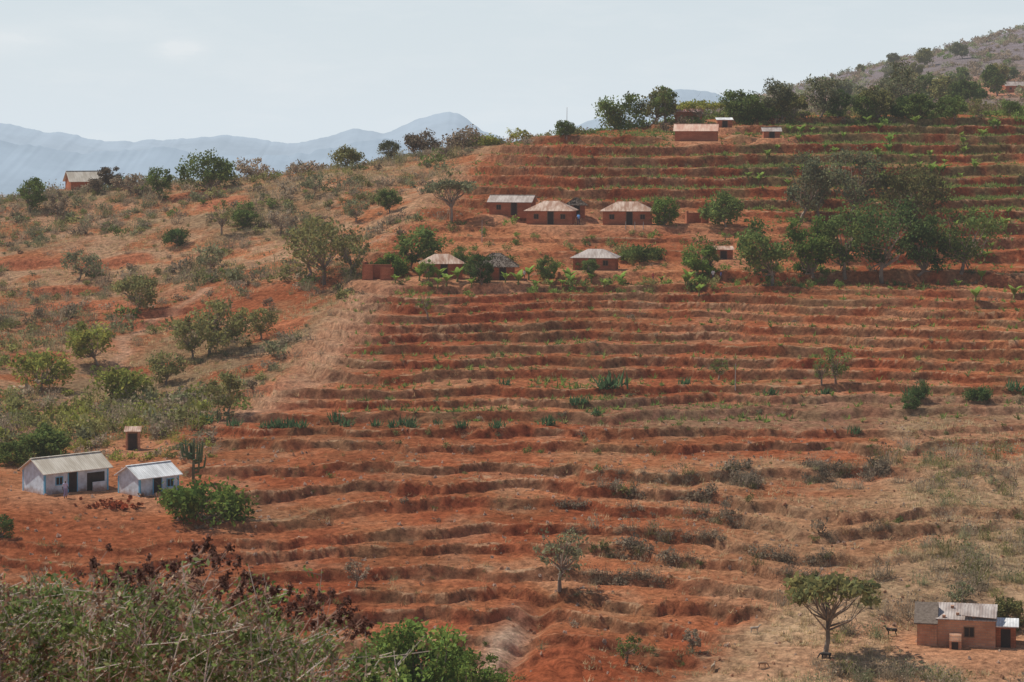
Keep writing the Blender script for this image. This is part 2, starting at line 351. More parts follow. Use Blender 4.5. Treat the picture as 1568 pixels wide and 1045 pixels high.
# ------------------------------------------------------------------ foliage builders
def rot_quads(rng,n,size,aspect=1.6,flat=.0):
    a=rng.normal(size=(n,3));a[:,2]*=(1-flat);a/=np.linalg.norm(a,axis=1)[:,None]+1e-9
    b=rng.normal(size=(n,3));b-=a*(a*b).sum(1)[:,None];b/=np.linalg.norm(b,axis=1)[:,None]+1e-9
    s=size*rng.uniform(.6,1.3,n)[:,None]
    a=a*s*.5*aspect;b=b*s*.5
    return np.stack([-a,b*.9,a,-b*.9],1)
class MB:
    def __init__(s): s.V=[];s.C=[];s.M=[]
    def quads(s,q,c,m=0):
        q=np.asarray(q,float).reshape(-1,4,3);s.V.append(q)
        c=np.broadcast_to(np.asarray(c,float).reshape(-1,1,3) if np.ndim(c)>1 else np.asarray(c,float).reshape(1,1,3),q.shape);s.C.append(c)
        s.M.append(np.full(len(q),m))
    def tube(s,p0,p1,r0,r1,c,m=1,k=5):
        p0=np.asarray(p0,float);p1=np.asarray(p1,float);d=p1-p0;l=np.linalg.norm(d)+1e-9;d/=l
        x=np.cross(d,[.3,.9,.1] if abs(d[2])>.8 else [0,0,1]);x/=np.linalg.norm(x);y=np.cross(d,x)
        an=np.linspace(0,2*np.pi,k+1);ring=np.cos(an)[:,None]*x+np.sin(an)[:,None]*y
        A=p0+ring*r0;B=p1+ring*r1
        s.quads(np.stack([A[:-1],A[1:],B[1:],B[:-1]],1),c,m)
    def path(s,pts,radii,c,m=1,k=5):
        for i in range(len(pts)-1): s.tube(pts[i],pts[i+1],radii[i],radii[i+1],c,m,k)
    def out(s,name,mats=None):
        V=np.concatenate(s.V).reshape(-1,3);C=np.concatenate(s.C).reshape(-1,3)
        return build(name,V,np.arange(len(V)).reshape(-1,4),C,mats or [M_LEAF,M_BARK],np.concatenate(s.M))
G_DARK=L(.080,.118,.04);G_MID=L(.15,.195,.06);G_OLIVE=L(.24,.23,.09);G_GREY=L(.22,.225,.125);G_TWIG=L(.34,.27,.19);G_YEL=L(.33,.34,.085);G_LIME=L(.23,.33,.08);G_BRN=L(.21,.16,.11)
BARK=L(.24,.19,.15)
STY={ #trunk, centre, half, clumps, leaves, rad
 'round':(.22,.57,.42,32,95,.30),'dense':(.08,.50,.48,38,105,.28),'umbrella':(.40,.76,.22,38,44,.22),
 'sparse':(.28,.60,.38,26,32,.24),'tall':(.22,.58,.42,30,60,.30),'bush':(.02,.42,.46,24,85,.34)}
def make_tree(name,u,vb,vt,wpx,style,tint,seed,p=None,h=None,w=None,lm=1.0,bark=BARK):
    rng=R(seed)
    if p is None:
        p=site(u,vb);h=(vb-vt)*p[1]/F;w=wpx*p[1]/F*1.12
    tf,cf,hf,nc,nl,rr=STY[style]
    mb=MB();base=np.array(p,float);base[2]-=.15
    tr=.019*h+.04
    lean=rng.normal(size=2)*.05*h
    tt=base+np.array([lean[0],lean[1],h*tf+.15]);mid=(base+tt)/2+np.array([*(rng.normal(size=2)*.02*h),0])
    mb.path([base,mid,tt],[tr*1.3,tr,tr*.8],bark)
    c0=base+np.array([lean[0],lean[1],h*cf])
    d=rng.normal(size=(nc,3));d/=np.linalg.norm(d,axis=1)[:,None];rad=rng.uniform(.2,1,nc)**.45
    if style=='umbrella': d[:,2]=np.abs(d[:,2])*.9-.35
    ext=np.array([w*.5*(1-rr*.5),w*.5*(1-rr*.5),h*hf*(1-rr*.3)])
    cc=c0+d*rad[:,None]*ext
    if style in('round','tall','dense'): cc[:,:2]+= (rng.normal(size=2)*.06*w)
    cr=w*.5*rr*rng.uniform(.6,1.35,nc)
    ls=np.clip(w*.042,.10,.30)*lm
    fz=.5 if style=='umbrella' else .8
    for i in range(nc):
        if rng.rand()<.75:
            m1=(tt+cc[i])/2+rng.normal(size=3)*.05*w-np.array([0,0,.04*h])
            st=tt if rng.rand()<.6 else mid+(tt-mid)*rng.uniform(.3,1)
            mb.path([st,m1,cc[i]],[tr*.5,tr*.28,tr*.1],bark,1,4)
            for k in range(3 if style in('sparse','umbrella','tall') else 1):
                e=cc[i]+rng.normal(size=3)*cr[i]*.8;mb.tube(m1+(cc[i]-m1)*rng.rand(),e,tr*.14,tr*.04,bark,1,3)
        n=int(nl*rng.uniform(.6,1.3))
        q=rng.normal(size=(n,3));q/=np.linalg.norm(q,axis=1)[:,None];q*=(rng.rand(n)**.45)[:,None]*cr[i]*np.array([1,1,fz])
        q*=rng.uniform(.75,1.35,(n,1))
        pos=cc[i]+q
        pos[:,2]=np.maximum(pos[:,2],base[2]+.1)
        qs=rot_quads(rng,n,ls)+pos[:,None,:]
        br=rng.uniform(.6,1.35)*rng.uniform(.75,1.25,n)
        hue=np.clip(rng.normal(0,.09,(n,1)),-.2,.2)*np.array([1.2,.3,-.3])
        mb.quads(qs,tint*br[:,None]*(1+hue),0)
    return mb.out(name)

TREES=[
('broadleaf_tree',945,198,140,76,'dense',G_MID*.9),('broadleaf_tree',998,190,132,56,'round',G_OLIVE*.8),('acacia_tree',1068,190,152,78,'umbrella',G_YEL*.8),
('broadleaf_tree',1020,188,130,36,'round',G_MID),('broadleaf_tree',1135,187,136,66,'dense',G_MID*.9),('broadleaf_tree',1199,186,116,50,'round',G_GREY*.75),('broadleaf_tree',1256,180,112,64,'tall',G_GREY*.75),
('broadleaf_tree',1283,180,134,34,'dense',G_DARK*1.2),('broadleaf_tree',1345,183,132,50,'dense',G_OLIVE*.75),('eucalyptus_tree',1390,180,86,66,'tall',G_GREY*.75),
('broadleaf_tree',1405,182,142,54,'dense',G_MID*.9),('broadleaf_tree',1462,182,146,48,'round',G_MID),('broadleaf_tree',1380,180,148,42,'dense',G_DARK),('broadleaf_tree',1215,184,142,50,'dense',G_OLIVE*.8),
('broadleaf_tree',1175,186,152,50,'dense',G_MID*.8),('broadleaf_tree',1320,182,146,40,'dense',G_MID*.8),('broadleaf_tree',1500,180,150,44,'sparse',G_OLIVE*.8),('broadleaf_tree',1548,178,152,34,'round',G_MID),
('broadleaf_tree',322,292,229,82,'dense',G_MID*.8),('broadleaf_tree',243,305,254,42,'round',G_MID),('broadleaf_tree',531,258,223,46,'round',G_OLIVE*.9),
('broadleaf_tree',600,242,207,34,'round',G_GREY*.6),('broadleaf_tree',650,236,200,52,'round',G_BRN*.8),('bush',712,226,194,62,'bush',G_BRN*1.1),
('bush',742,222,205,44,'bush',G_YEL),('bush',792,217,193,34,'sparse',G_YEL*1.1),('broadleaf_tree',866,212,183,34,'round',G_MID*.9),('broadleaf_tree',168,280,244,38,'dense',G_BRN*.6),
('broadleaf_tree',46,326,269,46,'round',G_MID),('thorn_tree',388,276,238,56,'sparse',G_TWIG),('broadleaf_tree',144,298,272,30,'round',G_BRN*.8),('thorn_tree',468,262,246,60,'sparse',G_TWIG),('thorn_tree',200,300,262,56,'sparse',G_TWIG*.8),('thorn_tree',88,330,290,50,'sparse',G_TWIG*.8),
('acacia_tree',691,342,268,84,'umbrella',G_GREY*.9),('broadleaf_tree',597,326,289,38,'round',G_MID*.8),('acacia_tree',497,436,330,122,'tall',G_OLIVE*.9),('acacia_tree',465,432,335,80,'sparse',G_OLIVE),('acacia_tree',535,430,350,60,'sparse',G_OLIVE),
('broadleaf_tree',628,412,348,66,'round',G_MID),('broadleaf_tree',598,425,384,50,'dense',G_LIME*.6),('broadleaf_tree',704,415,374,30,'round',G_MID),('broadleaf_tree',737,436,382,40,'dense',G_DARK),
('broadleaf_tree',1020,346,300,44,'dense',G_LIME*.6),('broadleaf_tree',1112,348,294,68,'round',G_MID),
('broadleaf_tree',840,432,390,34,'round',G_MID),('mango_tree',1225,340,234,68,'round',G_GREY*.75),('eucalyptus_tree',1300,340,220,96,'round',G_GREY*.8),('mango_tree',1390,335,248,118,'dense',G_OLIVE*.6),('mango_tree',1255,335,256,56,'tall',G_GREY*.7),
('broadleaf_tree',1183,438,328,88,'round',G_MID*.95),('mango_tree',1245,430,326,66,'dense',G_LIME*.5),('broadleaf_tree',1294,430,312,90,'round',G_MID*.9),('mango_tree',1350,434,296,128,'round',G_DARK*1.1),('mango_tree',1405,424,322,72,'dense',G_DARK*1.1),
('mango_tree',1472,420,308,114,'round',G_MID*.85),('broadleaf_tree',1066,424,358,52,'round',G_LIME*.7),('broadleaf_tree',1085,420,372,30,'round',G_MID),('bush',985,400,372,60,'bush',G_MID*.8),
('bush',965,398,380,40,'bush',G_MID),('bush',890,414,395,30,'bush',G_MID),('broadleaf_tree',905,428,392,26,'round',G_MID),('broadleaf_tree',655,430,395,26,'round',G_LIME*.7),('broadleaf_tree',722,432,392,26,'round',G_MID),
('sapling',1280,588,528,52,'sparse',G_MID*1.1),('sapling',1258,590,545,30,'sparse',G_MID),('sapling',1100,582,545,30,'sparse',G_MID),('sapling',655,488,440,28,'sparse',G_LIME*.7),('acacia_tree',857,908,798,80,'sparse',G_GREY),
('bush',1405,612,578,34,'bush',G_DARK*1.2),('bush',1500,612,590,44,'bush',G_DARK*1.2),('acacia_tree',1262,1008,866,150,'umbrella',G_OLIVE*.9),('broadleaf_tree',958,1016,964,42,'sparse',G_MID),
('bush',316,796,742,140,'bush',G_LIME*.5),('bush',270,775,745,50,'bush',G_LIME*.5),('broadleaf_tree',75,702,654,82,'dense',G_MID*.9),('broadleaf_tree',18,714,676,50,'dense',G_MID*.9),
('broadleaf_tree',320,545,452,92,'tall',G_OLIVE),('broadleaf_tree',295,550,480,60,'tall',G_OLIVE),('broadleaf_tree',1545,966,912,60,'dense',G_OLIVE*.9),('bush',1475,930,890,50,'sparse',G_GREY),
('bush',1395,625,600,30,'bush',G_DARK*1.2),('bush',1060,1000,960,30,'sparse',G_TWIG),('bush',2,824,780,36,'bush',G_DARK*1.3),('sapling',340,360,300,40,'sparse',G_OLIVE),('broadleaf_tree',270,378,345,40,'round',G_DARK*1.3),
('broadleaf_tree',370,350,318,40,'round',G_MID*.9),('sapling',545,900,850,36,'sparse',G_TWIG),
('broadleaf_tree',210,480,420,70,'tall',G_OLIVE*.9),('broadleaf_tree',150,560,490,80,'tall',G_YEL*.8),('broadleaf_tree',60,600,530,90,'tall',G_YEL*.8),('broadleaf_tree',190,620,560,90,'tall',G_YEL*.75),
('broadleaf_tree',400,520,470,50,'tall',G_OLIVE),('thorn_tree',320,420,370,60,'sparse',G_GREY),('thorn_tree',120,430,380,60,'sparse',G_GREY),('broadleaf_tree',350,640,570,70,'tall',G_OLIVE*.9),('broadleaf_tree',255,590,540,60,'tall',G_OLIVE*.9),
('thorn_tree',430,360,318,50,'sparse',G_TWIG),('thorn_tree',545,340,300,44,'sparse',G_GREY),('broadleaf_tree',480,300,265,40,'sparse',G_GREY),
]
for i,t in enumerate(TREES): make_tree(*t,seed=100+i)
STY['valley']=(.25,.60,.40,60,150,.26)
for (uu,vt,d,wp,sd,cm) in ((655,945,132.,200,901,.72),(585,972,134.,150,902,.62),(722,985,130.,110,903,.7)):
    px=(uu-UC)/F*d;gz=Hf(Z,px,d)[0]
    make_tree('broadleaf_tree',0,0,0,0,'valley',G_LIME*cm,sd,p=(px,d,gz),h=-(vt-VH)/F*d-gz,w=wp/F*d,lm=.7)
# scattered trees on the far hill
rh=R(66)
for i in range(26):
    d=rh.uniform(560,1150);uu=rh.uniform(1270,1640);px=(uu-UC)/F*d;gz=Hf(Z,px,d)[0];hh_=rh.uniform(4.5,9)
    make_tree('hill_tree',0,0,0,0,'round',[G_GREY,G_MID,G_OLIVE][i%3]*.85,950+i,p=(px,d,gz),h=hh_,w=hh_*rh.uniform(.9,1.4),lm=1.5)

# ---- templates for masses
def tmpl_bush(seed,k=120,ls=.18,zs=.8):
    r=R(seed);nc=7;c=r.normal(size=(nc,3))*np.array([.42,.42,.2]);c[:,2]=np.abs(c[:,2])+.35*zs
    w=r.randint(0,nc,k);q=r.normal(size=(k,3));q/=np.linalg.norm(q,axis=1)[:,None];q*=(r.rand(k)**.4)[:,None]*.5
    p=c[w]+q*[1,1,zs];p[:,2]=np.maximum(p[:,2],.02)
    return rot_quads(r,k,ls)+p[:,None],(r.uniform(.65,1.25,nc)[w]*r.uniform(.8,1.2,k))
def blades(r,k,l,wd,up=.5,base=.1,taper=.2):
    an=r.uniform(0,2*np.pi,k);el=np.arcsin(r.uniform(up,1,k));d=np.stack([np.cos(an)*np.cos(el),np.sin(an)*np.cos(el),np.sin(el)],1)
    s=np.stack([-np.sin(an),np.cos(an),0*an],1);b=r.normal(size=(k,3))*base;b[:,2]=0
    ll=(l*r.uniform(.5,1.1,k))[:,None]
    return np.stack([b-s*wd/2,b+s*wd/2,b+d*ll+s*wd*taper/2,b+d*ll-s*wd*taper/2],1),r.uniform(.7,1.25,k)
def tmpl_twig(seed,k=46):
    r=R(seed);q,c=blades(r,k,1.1,.045,.25,.25,.3);n=40;p=r.normal(size=(n,3))*[.45,.45,.22]+[0,0,.6];p[:,2]=np.abs(p[:,2])
    return np.concatenate([q,rot_quads(r,n,.10)+p[:,None]]),np.concatenate([c,r.uniform(.7,1.1,n)])
def scatter(name,tm_list,P_,sc,tint,seed):
    r=R(seed);VV=[];CC=[];ch=r.randint(0,len(tm_list),len(P_));yaw=r.uniform(0,2*np.pi,len(P_))
    for k,(q,c) in enumerate(tm_list):
        s=ch==k
        if not s.any(): continue
        y=yaw[s];n=s.sum();v=q.reshape(1,-1,3);cs=np.cos(y)[:,None];sn=np.sin(y)[:,None]
        zs=r.uniform(.7,1.3,n)[:,None]
        w=np.stack([v[...,0]*cs-v[...,1]*sn,v[...,0]*sn+v[...,1]*cs,v[...,2]*zs],-1)*sc[s][:,None,None]+P_[s][:,None,:]
        VV.append(w.reshape(-1,3));CC.append((tint[s][:,None,:]*np.repeat(c,4)[None,:,None]).reshape(-1,3))
    V=np.concatenate(VV);return build(name,V,np.arange(len(V)).reshape(-1,4),np.concatenate(CC),[M_LEAF])
def rnd_pts(n,seed,u0,u1,y0,y1):
    r=R(seed);u=r.uniform(u0,u1,n);y=np.sqrt(r.uniform(y0**2,y1**2,n));return u,(u-UC)/F*y,y,r
def pal(r,n,cols,wts):
    k=r.choice(len(cols),n,p=np.array(wts)/sum(wts));return np.array(cols)[k]*r.uniform(.75,1.25,(n,1))
def clear_pads(x,y,f=1.0):
    ok=np.ones(len(x),bool)
    for (u,v,rr) in pads:
        p=padpos[(u,v)];ok&=((x-p[0])**2+(y-(p[1]+rr*.2))**2)>(rr*f)**2
        ok&=~((np.abs(x-p[0]*y/p[1])<rr*.7)&(y<p[1])&(y>p[1]-5))
    return ok
B=[tmpl_bush(s) for s in range(6)];TW=[tmpl_twig(s) for s in range(20,25)]
openm=(1-.9*cutm)*(1-np.clip(trk*1.3,0,1))
u,x,y,r=rnd_pts(6000,501,-350,860,222,428)
lm_=Hf((left+up_left*.35)*openm,x,y);dn=fbm(x,y,16,3,71);k=(r.rand(len(x))<lm_*(.14+1.15*sm(.40,.6,dn)))&clear_pads(x,y)
u,x,y=u[k],x[k],y[k];n=len(x);sc=r.uniform(.35,1.35,n)*np.where(r.rand(n)<.15,1.6,1)
ti_=pal(r,n,[G_OLIVE,G_GREY,G_TWIG,G_MID,G_BRN],[3,3,2.8,1.2,1.8])*.92
yel=np.exp(-((u-90)/150)**2-((y-262)/30)**2)[:,None];ti_=ti_*(1-yel*.8)+G_YEL*yel*.75
h3=r.rand(n)<.55
PP=np.stack([x,y,Hf(Z,x,y)-.1],1)
scatter('scrub_bushes',B,PP[h3],sc[h3],ti_[h3],1);scatter('thorn_scrub',TW,PP[~h3],sc[~h3]*1.2,ti_[~h3]*.55+G_TWIG*.4,2)
def tufts(seed,k=11,l=.42,wd=.04,up=.4): r=R(seed);return blades(r,k,l,wd,up,.12)
TU=[tufts(s) for s in range(40,46)]
u,x,y,r=rnd_pts(22000,520,-300,860,225,420);k=(r.rand(len(x))<Hf((left+up_left*.6)*openm,x,y)*sm(.4,.6,fbm(x,y,7,3,78)))&clear_pads(x,y);x,y=x[k],y[k];n=len(x)
scatter('dry_grass',TU,np.stack([x,y,Hf(Z,x,y)-.03],1),r.uniform(.7,1.6,n),pal(r,n,[L(.5,.40,.23),L(.40,.30,.16),G_OLIVE],[4,3,1.5]),20)
# dry grass, lower right
u,x,y,r=rnd_pts(22000,521,900,1750,152,235);k=(r.rand(len(x))<(Hf(low_right*.8+soft*.7,x,y)+.12)*sm(.38,.58,fbm(x,y,6,3,81)))&clear_pads(x,y);x,y=x[k],y[k];n=len(x)
scatter('dry_grass',TU,np.stack([x,y,Hf(Z,x,y)-.03],1),r.uniform(.5,1.3,n),pal(r,n,[L(.52,.42,.25),L(.42,.31,.17),L(.3,.24,.13)],[4,3,2]),21)
u,x,y,r=rnd_pts(2200,502,850,1900,150,225);k=(r.rand(len(x))<Hf(low_right+soft*.5,x,y)*sm(.4,.62,fbm(x,y,9,3,72))*.95)&clear_pads(x,y,1.2)
x,y,u=x[k],y[k],u[k];n=len(x);ti_=pal(r,n,[G_TWIG*.9,G_OLIVE*.9,G_GREY],[5,2,2])
scatter('dry_shrubs',TW,np.stack([x,y,Hf(Z,x,y)-.05],1),r.uniform(.4,1.5,n),ti_,3)
u,x,y,r=rnd_pts(800,503,-300,330,218,262);k=clear_pads(x,y,1.5)&(r.rand(len(x))<.75)&(Hf(left,x,y)+(y<240)*.4>.3);x,y,u=x[k],y[k],u[k];n=len(x)
scatter('valley_bushes',B[:3]+TW[:3],np.stack([x,y,Hf(Z,x,y)-.2],1),r.uniform(.9,1.9,n)*np.where(y<232,.6,1),pal(r,n,[G_YEL*.8,G_OLIVE,G_GREY,G_TWIG],[3,3,2,3]),4)
u,x,y,r=rnd_pts(130000,504,-150,1750,158,408)
frv=Hf(fr,x,y);bk=Hf(bank,x,y);tmv=Hf(tm,x,y)
cl=fbm(x,y,6,3,73)
k=(r.rand(len(x))<.025+.32*(bk>.35)*sm(.38,.66,cl)+.32*((frv<.12)&(tmv>.3))*sm(.38,.60,cl))&clear_pads(x,y,.9)
x,y,u=x[k],y[k],u[k];n=len(x)
scatter('terrace_bank_grass',TU,np.stack([x,y,Hf(Z,x,y)-.03],1),r.uniform(.45,1.35,n),pal(r,n,[L(.46,.34,.19),L(.34,.22,.115),G_OLIVE*.8,L(.22,.12,.06)],[4,3,1.8,3]),5)
u,x,y,r=rnd_pts(22000,505,-150,1750,158,408);bk=Hf(bank,x,y);cl=fbm(x,y,10,3,74)
k=(((bk>.5)&(r.rand(len(x))<.5*sm(.43,.68,cl)))|(r.rand(len(x))<.022))&clear_pads(x,y,1.0);x,y,u=x[k],y[k],u[k];n=len(x)
scatter('bank_weeds',B[:3]+TW[:3],np.stack([x,y,Hf(Z,x,y)-.05],1),r.uniform(.2,.6,n),pal(r,n,[G_OLIVE*.8,G_GREY*.8,G_TWIG*.8,G_MID*.9],[3,1.5,3,2.5]),6)
u,x,y,r=rnd_pts(7000,515,860,1360,176,216);bk=Hf(bank,x,y);cl=fbm(x,y,7,3,79)
k=(bk>.3)&(r.rand(len(x))<.75*sm(.47,.62,cl));x,y,u=x[k],y[k],u[k];n=len(x)
scatter('dry_hedge_scrub',TW+B[:2],np.stack([x,y,Hf(Z,x,y)-.05],1),r.uniform(.3,1.0,n),pal(r,n,[G_TWIG*.85,G_TWIG*.6,G_OLIVE*.7,G_BRN],[3,3,1,2]),16)
def crop(seed): r=R(seed);return blades(r,9,.5,.12,.2,.05,.4)
CR=[crop(s) for s in range(50,54)]
u,x,y,r=rnd_pts(80000,506,520,1750,235,406);tmv=Hf(tm,x,y)
bk=Hf(bank,x,y);upv=sm(860,1150,u)*sm(325,345,y);
pr=.06+.8*upv*sm(.30,.52,fbm(x,y,14,3,75))+.27*(y<300)*sm(.46,.62,fbm(x,y,22,3,76))
k=(tmv>.4)&(bk<.2)&(r.rand(len(x))<pr)&clear_pads(x,y,1.0);x,y,u=x[k],y[k],u[k];n=len(x)
scatter('crop_plants',CR,np.stack([x,y,Hf(Z,x,y)-.02],1),r.uniform(.4,1.45,n),pal(r,n,[G_MID,G_LIME*.75,G_OLIVE],[3,3,1.5]),7)
u,x,y,r=rnd_pts(4200,507,780,1950,440,1500);k=(Hf(Z,x,y)*F/y>-25)&(r.rand(len(x))<.8);x,y,u=x[k],y[k],u[k];n=len(x)
scatter('hill_woodland',B,np.stack([x,y,Hf(Z,x,y)-.4],1),r.uniform(.8,2.2,n)*(1+y/2200),pal(r,n,[G_GREY,G_MID,G_BRN*1.2,G_TWIG*.75],[3,1.5,4,2])*(1+.25*sm(700,1200,y))[:,None],8)
u,x,y,r=rnd_pts(460,508,830,1950,400,436);n=len(x)
scatter('ridge_bushes',B,np.stack([x,y,Hf(Z,x,y)-.2],1),r.uniform(.7,1.9,n),pal(r,n,[G_MID,G_OLIVE,G_LIME*.7,G_BRN],[3,2,2,1]),9)
u,x,y,r=rnd_pts(300,509,-300,830,392,420);k=clear_pads(x,y,1.0);x,y=x[k],y[k];n=len(x)
scatter('ridge_scrub',B[:3]+TW[:3],np.stack([x,y,Hf(Z,x,y)-.2],1),r.uniform(.6,1.6,n),pal(r,n,[G_GREY,G_OLIVE,G_TWIG,G_BRN],[3,3,3,2]),10)
u,x,y,r=rnd_pts(1300,510,590,1300,297,340);k=clear_pads(x,y,1.0)&(r.rand(len(x))<.25+.75*(y<306));x,y,u=x[k],y[k],u[k];n=len(x)
scatter('village_hedges',B[:3]+CR,np.stack([x,y,Hf(Z,x,y)-.05],1),r.uniform(.4,1.1,n),pal(r,n,[G_MID,G_LIME*.8,G_OLIVE],[3,2,2]),11)
rs=[]
r=R(77)
for _ in range(4):
    n=10;q=rot_quads(r,n,.35,1.1)+(r.normal(size=(n,3))*.08)[:,None];rs.append((q,np.ones(n)))
u,x,y,r=rnd_pts(1600,511,-100,1700,158,235);n=len(x)
scatter('scattered_stones',rs,np.stack([x,y,Hf(Z,x,y)+.02],1),r.uniform(.25,.9,n),pal(r,n,[L(.5,.38,.3),L(.42,.24,.15)],[1,1]),12)

def plant(name,u,v,kind,seed,s=1.0):
    p=site(u,v);r=R(seed);mb=MB();o=p-np.array([0,0,.05])
    if kind=='agave':
        for j in range(46):
            an=r.uniform(0,6.283);el=r.uniform(.15,1.4);l=s*r.uniform(.7,1.15)
            d=np.array([math.cos(an)*math.cos(el),math.sin(an)*math.cos(el),math.sin(el)]);sd=np.array([-math.sin(an),math.cos(an),0])*.07*s
            off=np.array([*(r.normal(size=2)*.35*s),0]);m=o+off+d*l*.5
            c=L(.075,.13,.06)*r.uniform(.7,1.3)
            mb.quads([[o+off-sd*.6,o+off+sd*.6,m+sd,m-sd],[m-sd,m+sd,m+d*l*.5+sd*.05,m+d*l*.5-sd*.05]],c,0)
    else:
        hgt=s*r.uniform(.35,.6);mb.path([o,o+[.03,0,hgt*.5],o+[.05,.02,hgt]],[.12*s,.1*s,.07*s],L(.2,.2,.08),1)
        for j in range(8):
            an=j*2.4+r.rand();up=r.uniform(.9,1.4);l=s*r.uniform(.9,1.5);prev=o+np.array([.05,.02,hgt*.95]);sd=np.array([-math.sin(an),math.cos(an),0])
            el=up
            c=L(.22,.32,.07)*r.uniform(.6,1.25);ws=[.06,.22,.26,.16,.02]
            for k2 in range(4):
                d=np.array([math.cos(an)*math.cos(el),math.sin(an)*math.cos(el),math.sin(el)]);nx=prev+d*l/4
                mb.quads([[prev-sd*ws[k2]*s,prev+sd*ws[k2]*s,nx+sd*ws[k2+1]*s,nx-sd*ws[k2+1]*s]],c,0);prev=nx;el-=.3
    return mb.out(name)
for i,(uu,vv,s) in enumerate([(412,655,1),(428,656,1.1),(445,655,1.1),(460,657,.9),(518,650,1.2),(530,654,.9),(575,652,.8),(600,655,.9),(620,652,1.2),(632,655,.9),(708,655,.9),(762,655,.9),(842,652,1.2),(935,597,1.9),(925,598,1.2),(883,622,1.1),(895,620,.9),(318,650,1.3),(360,652,1.0),(912,635,.8),(1400,610,1.5),(1180,604,1),(1265,604,.9),(1500,612,1.3),(1555,600,1.5),(1310,665,.9),(1050,590,1),(775,590,.9),(670,650,.7)]):
    plant('agave_plant',uu,vv,'agave',300+i,s)
rb=R(9)
ban=[(830,425),(842,440),(870,432),(820,445),(700,432),(670,442),(1070,455)]+[(rb.uniform(600,1100),rb.uniform(424,444)) for _ in range(22)]+[(rb.uniform(1130,1560),rb.uniform(195,300)) for _ in range(54)]+[(rb.uniform(1400,1560),rb.uniform(330,480)) for _ in range(14)]
for i,(uu,vv) in enumerate(ban): plant('banana_plant',uu,vv,'banana',400+i,rb.uniform(.7,1.45))
p=site(296,742);mb=MB();rr_=R(5)
mb.path([p-[0,0,.2],p+[0,0,1.2],p+[.05,0,2.2],p+[.05,0,3.9]],[.16,.14,.12,.09],L(.14,.15,.1),1,6)
for j in range(15):
    an=j*2.4;z=rr_.uniform(.9,2.6);l=rr_.uniform(.4,1.0);a0=p+np.array([0,0,z]);a1=a0+np.array([math.cos(an)*l,math.sin(an)*l*.8,.15]);a2=a1+np.array([math.cos(an)*.15,math.sin(an)*.1,rr_.uniform(.7,1.5)])
    mb.path([a0,a1,a2],[.09,.1,.07],L(.12,.16,.09)*rr_.uniform(.8,1.3),0,6)
    q=rr_.normal(size=(10,3))*.12+a2;mb.quads(rot_quads(rr_,10,.14)+q[:,None],L(.13,.16,.09),0)
mb.out('candelabra_euphorbia')

# ------------------------------------------------------------------ houses
def part(name,V,Fc,mat,parent):
    me=bpy.data.meshes.new(name);me.from_pydata([tuple(map(float,v)) for v in V],[],Fc);me.materials.append(mat);me.update()
    o=bpy.data.objects.new(name,me);scene.collection.objects.link(o);o.parent=parent;return o
def boxp(name,x0,x1,y0,y1,z0,z1,mat,parent):
    V=[(x0,y0,z0),(x1,y0,z0),(x1,y1,z0),(x0,y1,z0),(x0,y0,z1),(x1,y0,z1),(x1,y1,z1),(x0,y1,z1)]
    return part(name,V,[(0,3,2,1),(4,5,6,7),(0,1,5,4),(1,2,6,5),(2,3,7,6),(3,0,4,7)],mat,parent)
def extr_x(name,poly,x0,x1,mat,parent):
    n=len(poly);V=[(x0,a,b) for a,b in poly]+[(x1,a,b) for a,b in poly]
    Fc=[tuple(range(n-1,-1,-1)),tuple(range(n,2*n))]+[(i,(i+1)%n,n+(i+1)%n,n+i) for i in range(n)]
    return part(name,V,Fc,mat,parent)
